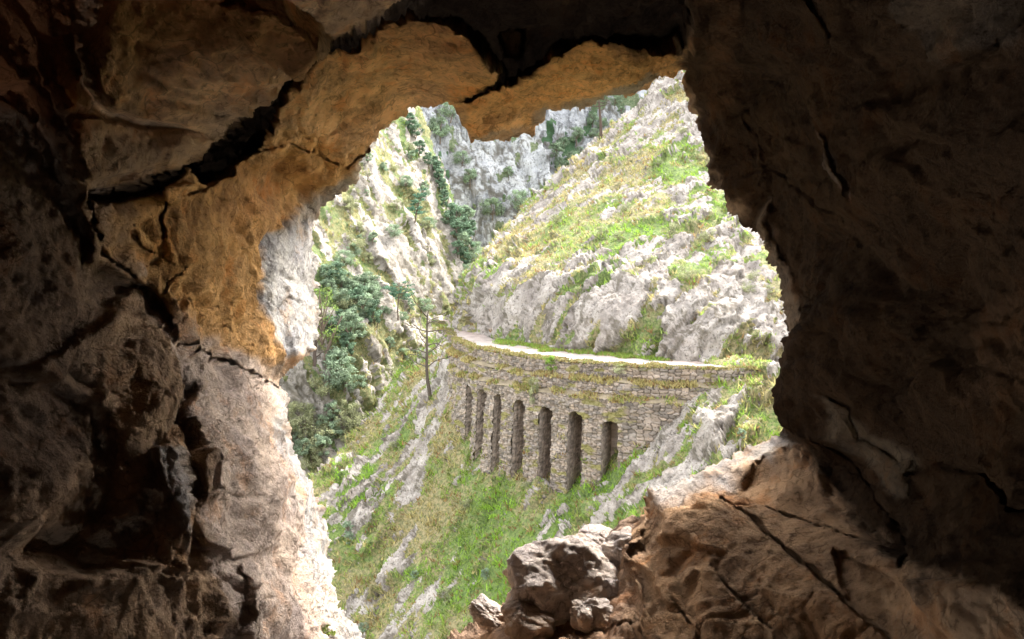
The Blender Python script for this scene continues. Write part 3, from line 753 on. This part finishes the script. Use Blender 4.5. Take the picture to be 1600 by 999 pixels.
NEAR = terrain("hillside_ground", (370, 1620, 500, 1260), 2.6, NEAR_P, NEAR_C, (-.45, -.25, -.8), -.15,
  [(1120,660,90,45,.75,-35),(1030,710,60,28,.6,-50),(960,800,60,22,.65,-50),(610,900,22,55,.5,20),(590,790,16,60,.35,32),(640,770,35,14,.35,-45),(680,570,25,50,.45,15),(650,640,12,60,.5,35),(585,650,10,50,.4,40),(1190,600,60,14,-.5,0),(850,700,130,60,-.5,0),(835,755,50,25,-.6,0),(760,790,70,50,-.35,0),(830,800,25,22,.5,0),(930,900,60,40,.1,0),(640,930,14,40,.45,15),(560,800,15,45,.3,30),(1100,605,60,12,-.5,-20),(1010,650,40,16,-.45,-35),(470,790,60,60,-.2,0)],
  [(900,780,110,40,.35,-20),(800,850,90,60,.2,0),(850,930,40,50,.25,0),(560,720,60,40,.0,0),(650,960,60,60,-.1,0),(780,690,60,40,.2,0)],
  .55, 1.0, M_SLOPE, 6, 3, (push(.3, 2.5, -.9), push(.5, 8, -5), push(0, 20, -16)), 1.0, (.8, .25, -.5, 1.5))

HILL_C = [(694,496,67),(706,505,61.5),(722,513,57),(748,520,54),(778,532,49),(822,538,46.9),(880,546,44.3),(985,556,41.5),(1075,563,39.7),(1160,565,39.2),(1230,565,39.2),(1400,563,39.7),
 (740,440,57.5),(800,430,52),(900,430,47.5),(1000,430,45),(1100,430,43.5),(1200,430,43),(1400,420,43.5),(760,395,64),(820,335,68),(870,275,71),(940,215,75),(1000,160,76),(1060,115,76),
 (850,380,56),(950,320,58),(1050,250,61),(1100,250,60),(1000,380,49.5),(1200,350,48.5),(1300,200,62),(1500,100,66),(1300,-100,85),(1500,350,51),(1600,-150,92),(880,600,43.5),(1230,600,39)]
HILL_P = [(690,512),(692,497),(702,496),(716,470),(735,430),(750,405),(775,373),(800,344),(830,311),(862,277),(900,247),(940,212),(970,185),(1000,160),(1020,135),(1035,112),(1060,60),(1100,0),(1200,-160),(1640,-200),(1640,582),(1230,578),(1075,575),(985,568),(880,558),(822,550),(778,543),(748,532),(722,524),(706,515)]
HILL = terrain("hillside", (680, 1630, -190, 590), 2.6, HILL_P, HILL_C, (-.5, -.1, -.75), .08,
  [(820,470,60,45,.45,0),(960,490,200,50,.55,5),(1150,490,110,60,.55,0),(1075,325,26,32,.6,0),(1000,410,70,30,.35,-25),(1170,440,40,30,.5,0),(1010,180,24,60,.7,33),(930,260,20,70,.35,48),(1080,200,20,40,.2,0),(1000,360,60,22,-.75,-20),(900,350,60,50,-.4,-30),(1050,260,50,40,-.4,0),(1190,450,28,22,-.8,0),(1060,430,30,22,-.5,0),(760,440,16,50,.3,20),(1140,385,30,20,-.2,0),(870,400,80,25,-.3,-30),(930,200,40,10,.4,-40)],
  [(1000,360,60,25,.45,-20),(1060,430,30,20,.3,0),(900,380,80,40,.1,0),(1100,300,30,30,.2,0),(820,360,50,50,-.2,0)],
  .60, .85, M_HILL, 5, 11, (push(.6, 4, -1.5), push(4, 14, -8), push(12, 40, -30)), 1.0, (.8, .1, -.55, 1.9))

MID_C = [(450,700,85),(560,600,92),(690,500,118),(740,400,132),(500,350,106),(560,250,122),(650,170,146),(600,400,112),(300,400,86),(300,0,118),(0,300,82),(450,900,72),(620,520,104),(700,300,140),(0,900,60),(600,800,85),(0,-150,110),(600,50,150)]
MID_P = [(655,165),(664,195),(684,250),(706,305),(728,355),(743,395),(748,412),(738,450),(722,490),(720,560),(700,800),(660,960),(-150,1050),(-150,-190),(560,-190),(620,60)]
MID = terrain("bushy_hill", (-150, 760, -190, 1000), 3.0, MID_P, MID_C, (.35, -.3, -.85), .10,
  [(580,380,70,50,.35,0),(620,250,40,60,.15,0),(480,600,50,60,.2,0),(660,210,10,40,.4,-20),(690,420,30,60,.3,-20)],
  [(540,300,50,50,-.1,0)], 1.1, .42, M_MID, 4, 23, (push(-2, 10, -3), push(-4, 40, -25), push(-8, 90, -90)), 1.0, (.75, .2, .5, 4.0))

FARA_C = [(400,400,235),(760,400,250),(860,380,246),(650,170,262),(760,170,272),(840,200,268),(400,0,280),(800,-150,330),(400,-200,330),(760,520,244)]
FARA_P = [(300,-210),(760,-210),(800,-60),(826,60),(840,160),(846,215),(858,258),(872,300),(880,330),(880,560),(300,560)]
FARA = terrain("far_cliff", (290, 890, -210, 560), 3.0, FARA_P, FARA_C, (.05, 0, -1), .8, [(715,330,60,120,-.12,-28),(700,230,30,60,-.05,-20)], [], 2.4, .17, M_FAR, 4, 31, (push(-4, 10, 0), push(-8, 60, -20)), 1.2, (1, .2, .12, 11.))
FARB_C = [(840,300,330),(930,250,340),(1000,160,350),(850,150,360),(1200,0,380),(900,-150,420),(1300,300,330),(760,300,330),(760,-150,430)]
FARB_P = [(740,-210),(1350,-210),(1350,420),(740,420)]
FARB = terrain("far_mountain", (740, 1350, -210, 420), 3.2, FARB_P, FARB_C, (-.2, 0, -1), .65, [(895,240,16,60,-.8,-30),(890,240,12,50,-.6,35),(975,165,30,22,-.7,0),(930,190,14,30,-.7,0)], [(900,230,60,60,.3,0)], 2.6, .13, M_FAR, 0, 37, (), 1.1, (1, .2, -.3, 16.))
# valley floor far below
vf = P(np.array([-300, 900, 900, -300]), np.array([1000, 1000, 420, 420]), 1)
fl = np.array([[-160, -20, -45], [160, -20, -45], [300, 460, -62], [-300, 460, -62]], float)
gx, gy = np.meshgrid(np.linspace(-260, 260, 120), np.linspace(-30, 460, 120))
gz = -46 + 3 * fbm(np.stack([gx.ravel() / 30, gy.ravel() / 30, gx.ravel() * 0], -1), 4).reshape(gx.shape) - 12 * sstep(60, 300, gy)
i = np.arange(gx.size).reshape(gx.shape)
GQ = np.stack([i[:-1, :-1].ravel(), i[:-1, 1:].ravel(), i[1:, 1:].ravel(), i[1:, :-1].ravel()], -1)
gm = np.zeros((gx.size, 3)); gm[:, 0] = .6; gm[:, 1] = .5; gm[:, 2] = .5
tag(link("valley_floor_ground", mesh("valley_floor_ground", np.stack([gx, gy, gz], -1).reshape(-1, 3), GQ, None, M_MID, {'mask': gm})), kind='structure')

# ------------------------------------------------------------------ grass (nobody could count it)
def grass_mesh(name, pts, tint, ln, blades, lean, label, seed):
    g = np.random.default_rng(seed)
    n = len(pts); m = n * blades
    p = np.repeat(pts, blades, 0) + g.normal(0, .09, (m, 3)) * np.array([1, 1, .25])
    L = np.repeat(ln, blades) * g.uniform(.5, 1.15, m)
    a = g.uniform(0, 2 * math.pi, m); sp = g.uniform(.1, .75, m)
    dirv = np.stack([np.cos(a) * sp, np.sin(a) * sp, np.ones(m)], -1) + np.array(lean) * g.uniform(.2, 1.1, m)[:, None]
    dirv /= np.linalg.norm(dirv, axis=1, keepdims=True)
    side = np.stack([-np.sin(a + 1.2), np.cos(a + 1.2), np.zeros(m)], -1) * (.028 + .03 * g.random(m))[:, None]
    tip = p + dirv * L[:, None]; tip[:, 2] -= L * .18
    base_ = p - dirv * .06
    V = np.stack([base_ - side, base_ + side, tip], 1).reshape(-1, 3)
    tint = tint * np.array([1.0, 1.02, .85])
    c = np.repeat(np.repeat(tint, blades, 0) * g.uniform(.75, 1.3, (m, 1)), 3, 0)
    o = link(name, mesh(name, V, None, np.arange(m * 3).reshape(-1, 3), M_GRASS, {'tint': np.clip(c, 0, .8)}))
    tag(o, label, "grass", kind='stuff')

def tint_for(green, n, g):
    dry = np.array([.42, .345, .18]); gre = np.array([.23, .30, .085]); br = np.array([.27, .16, .085]); lime = np.array([.25, .40, .06])
    f = np.clip(green + g.normal(0, .22, n), 0, 1)[:, None]
    c = dry * (1 - sstep(.25, .6, f)) + gre * sstep(.25, .6, f)
    c = c + (lime - c) * sstep(.72, 1.0, f)
    b = (g.random((n, 1)) < .12); return np.where(b, br, c)

def scatter(T, count, lo, umin, umax, vmin, vmax, seed):
    g = np.random.default_rng(seed)
    A = T.X[T.Q]; c = A.mean(1)
    ar = np.linalg.norm(np.cross(A[:, 2] - A[:, 0], A[:, 3] - A[:, 1]), axis=1)
    q0 = T.Q[:, 0]
    wt = ar * sstep(lo, .95, T.grass[q0]) * ((T.u[q0] > umin) & (T.u[q0] < umax) & (T.v[q0] > vmin) & (T.v[q0] < vmax))
    f = g.choice(len(c), count, p=wt / wt.sum())
    k = g.random((count, 2, 1))
    a = A[f]; p = (a[:, 0] * (1 - k[:, 0]) + a[:, 1] * k[:, 0]) * (1 - k[:, 1]) + (a[:, 3] * (1 - k[:, 0]) + a[:, 2] * k[:, 0]) * k[:, 1]
    return p, T.green[q0[f]], g
p, gr_, g = scatter(NEAR, 34000, .25, 420, 1420, 490, 1120, 71)
cl_ = np.clip(noise(p * 1.1, 55), -.3, .6); grass_mesh("slope_grass", p, tint_for(gr_ + .1 - .35 * (noise(p * .35, 57)), len(p), g), .30 + .42 * cl_, 5, (-.5, -.3, -.5), "straw and green tussock grass on the slope below the wall", 72)
p, gr_, g = scatter(HILL, 24000, .3, 690, 1400, 20, 570, 81)
grass_mesh("hillside_grass", p, tint_for(gr_, len(p), g), .36 * np.ones(len(p)), 5, (-.5, -.3, -.5), "green and yellow grass between pale rocks above the path", 82)
p, gr_, g = scatter(MID, 14000, .3, 420, 750, 150, 800, 85)
grass_mesh("hill_grass", p, tint_for(gr_ - .1, len(p), g), .62 * np.ones(len(p)), 4, (.1, -.4, -.2), "pale tussock grass on the rocky hill across the valley", 86)
g = np.random.default_rng(5)
def pick(A, n, jit): return A[g.integers(0, len(A), n)] + g.normal(0, jit, (n, 3)) * np.array([1, 1, .1])
vo = verge_pts[(verge_pts[:, 1] < 62)]
p = np.concatenate([pick(vo, 4000, .06), pick(verge_in, 3500, .1), pick(L1, 2600, .08), pick(L2, 2600, .08)])
gg = np.concatenate([np.full(4000, .22), np.full(3500, .75), np.full(2600, .12), np.full(2600, .25)])
ln = np.concatenate([np.full(4000, .07), np.full(3500, .2), np.full(2600, .22), np.full(2600, .20)])
keepm = np.concatenate([np.ones(7500, bool), noise(p[7500:] * .9, 6) > -.02])
tn_ = tint_for(gg, len(gg), g); tn_[:4000] *= .55
grass_mesh("wall_grass", p[keepm], tn_[keepm], ln[keepm], 5, (-.2, -.4, -.3), "short grass along the path edges and wall ledges", 91)
# hanging tufts on the arcade front
ts = g.uniform(S0, S1, 900); tz = g.uniform(-12, -6.8, 900)
rows = np.array([-8.6, -9.6, -10.5, -11.3]); tz = rows[g.integers(0, 4, 900)] + g.normal(0, .10, 900)
ok = (holes(ts, tz) > .06) & (noise(np.stack([ts * .8, tz * 1.2, ts * 0], -1), 12) > .08)
xy, _ = at_s(ts[ok], arc_off(ts[ok], tz[ok]) + .08)
p = np.concatenate([xy, tz[ok][:, None]], 1)
grass_mesh("hanging_grass", p, tint_for(np.full(len(p), .3), len(p), g), np.full(len(p), .22), 6, (-.5, -.8, -.4), "tufts of yellowish grass rooted in the arcade masonry", 92)

# ------------------------------------------------------------------ trees and shrubs
def tube(pts, rad, ns=6):
    pts = np.asarray(pts, float); n = len(pts)
    t = np.gradient(pts, axis=0); t /= np.linalg.norm(t, axis=1, keepdims=True) + 1e-9
    ref = np.where(np.abs(t[:, [2]]) > .9, np.array([[1., 0, 0]]), np.array([[0, 0, 1.]]))
    a = np.cross(t, ref); a /= np.linalg.norm(a, axis=1, keepdims=True); b = np.cross(t, a)
    th = np.linspace(0, 2 * math.pi, ns, endpoint=False)
    V = pts[:, None] + (a[:, None] * np.cos(th)[None, :, None] + b[:, None] * np.sin(th)[None, :, None]) * np.asarray(rad)[:, None, None]
    V = V.reshape(-1, 3); i = np.arange(n * ns).reshape(n, ns)
    Q = np.stack([i[:-1], np.roll(i[:-1], -1, 1), np.roll(i[1:], -1, 1), i[1:]], -1).reshape(-1, 4)
    return V, Q
def limb(g, a, d, length, r0, r1, bend=.25, n=8, up=0.0):
    d = np.array(d, float); d /= np.linalg.norm(d); pts = [np.array(a, float)]
    for k in range(n - 1):
        d = d + g.normal(0, bend, 3) * .5 + np.array([0, 0, up]); d /= np.linalg.norm(d)
        pts.append(pts[-1] + d * length / (n - 1))
    return np.array(pts), np.linspace(r0, r1, n)
def merge(parts):
    V, Q, o = [], [], 0
    for v, q in parts: V.append(v); Q.append(q + o); o += len(v)
    return np.concatenate(V), np.concatenate(Q)
def leaves(g, centres, radii, per, size, col, squash=.75):
    n = len(centres) * per
    c = np.repeat(centres, per, 0); r = np.repeat(radii, per)
    d = g.normal(size=(n, 3)); d /= np.linalg.norm(d, axis=1, keepdims=True)
    p = c + d * (r * g.random(n) ** .45)[:, None] * np.array([1, 1, squash])
    a = g.normal(size=(n, 3)); a /= np.linalg.norm(a, axis=1, keepdims=True)
    b = np.cross(a, d) ; b /= np.linalg.norm(b, axis=1, keepdims=True) + 1e-9
    s = (size * g.uniform(.6, 1.35, n))[:, None]
    V = np.stack([p - a * s, p + b * s * .55, p + a * s, p - b * s * .55], 1).reshape(-1, 3)
    ct = np.repeat(np.repeat(g.uniform(.65, 1.45, (len(centres), 1)), per, 0) * g.uniform(.75, 1.25, (n, 1)), 4, 0) * np.array(col)
    return V, np.arange(n * 4).reshape(-1, 4), ct
BARKC = (.16, .12, .09)
def bark_mesh(parts, c=BARKC):
    V, Q = merge(parts); return mesh("trunk", V, Q, None, M_BARK, {'tint': np.tile(np.array(c), (len(V), 1))})
def leaf_mesh(V, Q, c): return mesh("crown", V, Q, None, M_LEAF, {'tint': c})

def bush_proto(seed, col, h=1.0, wide=.6, nclump=24, per=80, size=.036, trunk=.18):
    """unit-height bush or small tree: meshes for trunk and crown"""
    g = np.random.default_rng(seed); parts = [tube(*limb(g, (0, 0, -.12), (g.normal(0, .15), g.normal(0, .15), 1), .75 * h, .03, .012, .2))]
    cen, rad = [], []
    for k in range(nclump):
        a = g.uniform(0, 6.28); z = trunk + (h - trunk) * g.uniform(.05, .92) ** .9
        prof = math.sqrt(max(.05, math.sin(math.pi * min(1, (z - trunk) / (h - trunk) * .8 + .15))))
        r = wide * .5 * prof * g.uniform(.35, 1.05)
        c = np.array([math.cos(a) * r, math.sin(a) * r, z]); cen.append(c); rad.append(g.uniform(.09, .18) * (wide / .7))
        if k % 2 == 0:
            z0 = z * .55; pts = np.array([[0, 0, z0], c * .5 + np.array([0, 0, z0 * .5]), c]); parts.append(tube(pts, [.014, .009, .005], 5))
    V, Q, c = leaves(g, np.array(cen), np.array(rad), per, size, col)
    return bark_mesh(parts), leaf_mesh(V, Q, c)
def thing(name, label, cat, loc, group=None, rz=0, sc=1.0):
    o = bpy.data.objects.new(name, None); COL.objects.link(o); o.empty_display_size = .3
    o.location = tuple(loc); o.rotation_euler = (0, 0, rz)
    o.scale = (sc,) * 3 if np.isscalar(sc) else sc
    return tag(o, label, cat, group)
def plant(name, proto, label, cat, loc, group=None, rz=0, sc=1.0):
    o = thing(name, label, cat, loc, group, rz, sc)
    link("trunk", proto[0], o); link("crown", proto[1], o)
    return o
def ground(T, u, v):
    """nearest point of a terrain sheet seen at (u, v)"""
    k = np.argmin((T.u - u) ** 2 + (T.v - v) ** 2); return T.X[k]

DARK, BLUEG, OLIVE = (.125, .19, .115), (.22, .285, .18), (.27, .28, .15)
PD = [bush_proto(s, DARK, wide=wd) for s, wd in ((1, .6), (2, .8), (3, .5))]
PB = [bush_proto(s, BLUEG, wide=wd, nclump=26) for s, wd in ((4, .9), (5, .75), (6, 1.1))]
PO = [bush_proto(s, OLIVE, wide=wd, nclump=18, trunk=.05) for s, wd in ((7, 1.1), (8, 1.4))]
g = np.random.default_rng(99)

# dark trees down the gully edge of the bushy hill
GB = "dark trees lining the gully below the grey cliff"
for (u, v) in [(640,200),(648,215),(655,245),(662,262),(680,262),(684,280),(688,292),(694,305),(697,322),(704,338),(700,352),(712,352),(716,370),(722,345),(730,350),(728,372),(733,392),(738,372),(742,398),(718,392),(708,378),(725,415),(738,425),(712,405),(728,435),(720,452)]:
    b = ground(MID, u, v); h = g.uniform(2.0, 4.2)
    plant("tree", (PD if g.random() < .6 else PB)[g.integers(3)], "small dark green tree in the line of trees along the gully under the grey cliff", "tree", b - np.array([0, 0, .3]), GB, g.uniform(0, 6.3), h)
GT = "leafy trees of the thicket on the hill"
for (u, v) in [(512,462),(520,450),(535,455),(530,480),(548,465),(560,470),(552,490),(570,462),(580,478),(565,500),(545,512),(555,530),(540,540),(530,505),(520,520),(575,515),(585,455),(540,560),(532,590),(528,605)]:
    b = ground(MID, u, v); h = g.uniform(2.2, 3.9)
    plant("tree", (PB if g.random() < .72 else PD)[g.integers(3)], "bluish green leafy tree in the dense thicket halfway up the hill", "tree", b - np.array([0, 0, .4]), GT, g.uniform(0, 6.3), h)
GL = "shrubs on the valley bottom thicket"
for (u, v) in [(455,690),(468,675),(480,700),(470,715),(492,690),(500,672),(508,700),(520,690),(486,725),(500,715),(530,675),(545,665),(465,655),(478,650),(515,655),(540,690),(462,735),(440,700),(450,660)]:
    b = ground(MID, u, v); h = g.uniform(1.4, 2.8)
    plant("shrub", (PB if g.random() < .3 else PO)[g.integers(2)], "grey green shrub in the thicket at the valley bottom beside the lit cave edge", "shrub", b - np.array([0, 0, .3]), GL, g.uniform(0, 6.3), h)
# scattered shrubs on the bushy hill
GS = "shrubs scattered over the rocky hill"
for k in range(95):
    while True:
        u, v = g.uniform(440, 735), g.uniform(180, 680)
        if sdf(MID_P, np.array([u]), np.array([v]))[0] < -6: break
    b = ground(MID, u, v); h = g.uniform(.9, 2.3)
    pr = (PO[g.integers(2)] if g.random() < .55 else PB[g.integers(3)])
    plant("shrub", pr, "low shrub on its own on the pale rocks of the hill across the valley", "shrub", b - np.array([0, 0, .2]), GS, g.uniform(0, 6.3), h)
# bushes on the far cliffs
GF = "bushes on ledges of the far grey cliff"
for (u, v) in [(705,185),(722,255),(735,292),(690,215),(795,275),(812,330),(770,340),(868,250),(875,262),(885,275),(893,262),(905,245),(925,195),(930,215),(940,205),(962,170),(972,180),(900,225),(882,232)]:
    T = FARA if u < 850 else FARB
    b = ground(T, u, v); h = g.uniform(4, 8)
    plant("bush", PB[g.integers(3)], "dark bush clinging to a ledge of the far grey cliff", "bush", b - np.array([0, 1.0, .8]), GF, g.uniform(0, 6.3), h)
# low green shrubs on the sunny hillside and slope
GH = "low shrubs among the rocks above the path"
for (u, v) in [(1065,210),(1030,262),(1090,250),(940,372),(965,378),(1050,380),(1170,455),(1205,460),(875,350),(980,330),(1075,440),(905,465),(1180,440),(840,395),(1110,380)]:
    b = ground(HILL, u, v); h = g.uniform(.5, 1.0)
    plant("shrub", PO[g.integers(2)], "low olive shrub among the rocks of the hillside above the path", "shrub", b - np.array([0, 0, .1]), GH, g.uniform(0, 6.3), h)
GN = "small green shrubs on the slope below the wall"
for (u, v) in [(545,835),(548,850),(695,940),(568,985),(650,905),(800,705),(830,765),(1160,702),(760,905),(620,700),(730,800)]:
    b = ground(NEAR, u, v); h = g.uniform(.4, .75)
    plant("shrub", (PO if g.random() < .5 else PB)[g.integers(2)], "small green shrub in the grass of the slope below the wall", "shrub", b - np.array([0, 0, .05]), GN, g.uniform(0, 6.3), h)
# bushes on the wall itself
PL = bush_proto(12, (.17, .27, .04), wide=1.0, nclump=16, trunk=.03)
def on_wall(u, v, off):
    s = float(np.interp(u, UOF, S)); xy, _ = at_s(np.array([s]), np.array([off])); D = xy[0, 1]
    return np.array([xy[0, 0], D, (VH - v) / FPX * D])
plant("bush", PL, "bright green bush sprouting from the top edge of the stone wall", "bush", on_wall(847, 578, .15), None, 0, .75)
plant("plant", PO[0], "trailing plant hanging down the wall between two arches below the bright bush", "plant", on_wall(836, 632, .95), None, 1.0, (.5, .5, 1.3))
plant("bush", PO[1], "small olive bush on the wall ledge right of the bright green bush", "bush", on_wall(963, 585, .3), None, 2, .45)

# pine with a rounded crown, high on the bushy hill
def pine(seed, h, flat):
    g = np.random.default_rng(seed)
    tp, tr = limb(g, (0, 0, -.3), (.12, 0, 1), h * .95, h * .022, h * .006, .12, 12)
    parts = [tube(tp, tr)]; cen, rad = [], []
    for k in range(26):
        f = g.uniform(.55, .98) if flat else g.uniform(.28, .98)
        p0 = tp[int(f * 11)]; a = g.uniform(0, 6.28)
        L = h * (.42 if flat else .33 * (1.15 - f * .75)) * g.uniform(.5, 1)
        lp, lr = limb(g, p0, (math.cos(a), math.sin(a), .25), L, h * .007, h * .002, .25, 6)
        if flat: lp[:, 2] = np.minimum(lp[:, 2], tp[-1, 2] + .02 * h)
        parts.append(tube(lp, lr, 5))
        for q in (3, 4, 5): cen.append(lp[q]); rad.append(h * g.uniform(.045, .085))
    V, Q, c = leaves(g, np.array(cen), np.array(rad), 30, h * .016, (.10, .19, .12), .55)
    return bark_mesh(parts), leaf_mesh(V, Q, c)
plant("pine_tree", pine(3, 6.2, False), "rounded dark pine standing alone high on the rocky hill", "tree", ground(MID, 638, 352) - np.array([0, 0, .2]))
plant("pine_tree", pine(8, 5.6, True), "flat-topped umbrella pine leaning beside the thicket", "tree", ground(MID, 613, 506) - np.array([0, 0, .2]))

# bare trees: trunk and limbs
def bare(seed, h, lean, nb, droop, r0, top=.96, lo=.45, blen=.3, bend=.16):
    g = np.random.default_rng(seed)
    tp, tr = limb(g, (0, 0, -.3), (lean, 0, 1), h + .3, r0, r0 * .3, bend, 14)
    parts = []; br = []
    trunk = tube(tp, tr, 8)
    for k in range(nb):
        f = lo + (top - lo) * k / max(1, nb - 1); p0 = tp[min(13, int(f * 13))]; a = k * 2.4 + g.uniform(-.5, .5)
        lp, lr = limb(g, p0, (math.cos(a), .5 * math.sin(a), droop), h * blen * g.uniform(.6, 1.2), r0 * .32, r0 * .1, .4, 7)
        br.append(tube(lp, lr, 5))
        for j in (2, 3, 4, 5):
            l2, r2 = limb(g, lp[j], g.normal(0, .7, 3) + np.array([0, 0, droop]), h * blen * .4 * g.uniform(.5, 1), r0 * .14, r0 * .05, .4, 5)
            br.append(tube(l2, r2, 4))
    tV, tQ = trunk; bV, bQ = merge(br)
    return (tV, tQ), (bV, bQ)
def bare_tree(name, label, loc, seed, c, **kw):
    a, b = bare(seed, **kw)
    o = thing(name, label, "tree", loc)
    link("trunk", mesh("trunk", *a, None, M_BARK, {'tint': np.tile(np.array(c), (len(a[0]), 1))}), o)
    link("branches", mesh("branches", *b, None, M_BARK, {'tint': np.tile(np.array(c), (len(b[0]), 1))}), o)
    return o
bare_tree("bare_tree", "thin leafless tree with crooked branches on the slope left of the stone wall", ground(NEAR, 674, 622), 15, (.085, .068, .052), h=5.2, lean=-.02, nb=13, droop=.35, r0=.125, lo=.40, blen=.34, bend=.10)
bare_tree("dead_tree", "tall dead tree trunk with short stub branches on the skyline under the rock roof", ground(HILL, 941, 217) + np.array([0, -.2, 0]), 27, (.085, .06, .045), h=4.4, lean=0, nb=8, droop=.12, r0=.17, lo=.68, blen=.26, bend=.03)
bare_tree("bare_tree", "small dark forked tree standing on the rocks just right of the pale block", ground(MID, 492, 572), 35, (.10, .075, .06), h=5.0, lean=.05, nb=7, droop=.5, r0=.24, lo=.3, blen=.5)
# light green sapling behind the pale block
plant("sapling", bush_proto(44, (.19, .27, .07), wide=.42, nclump=26, per=30, size=.016), "slender sapling with bright yellow green leaves behind the pale block", "tree", ground(MID, 500, 560) - np.array([0, 0, .3]), None, 0, 8.5)

# sprig on the lit cave edge
def sprig(seed, n, h):
    g = np.random.default_rng(seed); parts, cen = [], []
    for k in range(n):
        a = g.uniform(0, 6.28); lp, lr = limb(g, (0, 0, -.01), (math.cos(a) * .6, math.sin(a) * .6, 1), h * g.uniform(.6, 1), .0018, .0008, .35, 7)
        parts.append(tube(lp, lr, 4)); cen += list(lp[2:])
    V, Q, c = leaves(g, np.array(cen), np.full(len(cen), .008), 3, .0075, (.20, .26, .06))
    return bark_mesh(parts, (.2, .17, .08)), leaf_mesh(V, Q, c)
def cave_pt(u, v):
    return X[np.argmin((cu - u) ** 2 + (cv - v) ** 2)]
plant("sprig", sprig(5, 12, .085), "little yellow green sprig growing on the lit cave edge", "plant", cave_pt(522, 985), None, 0, 1.0)
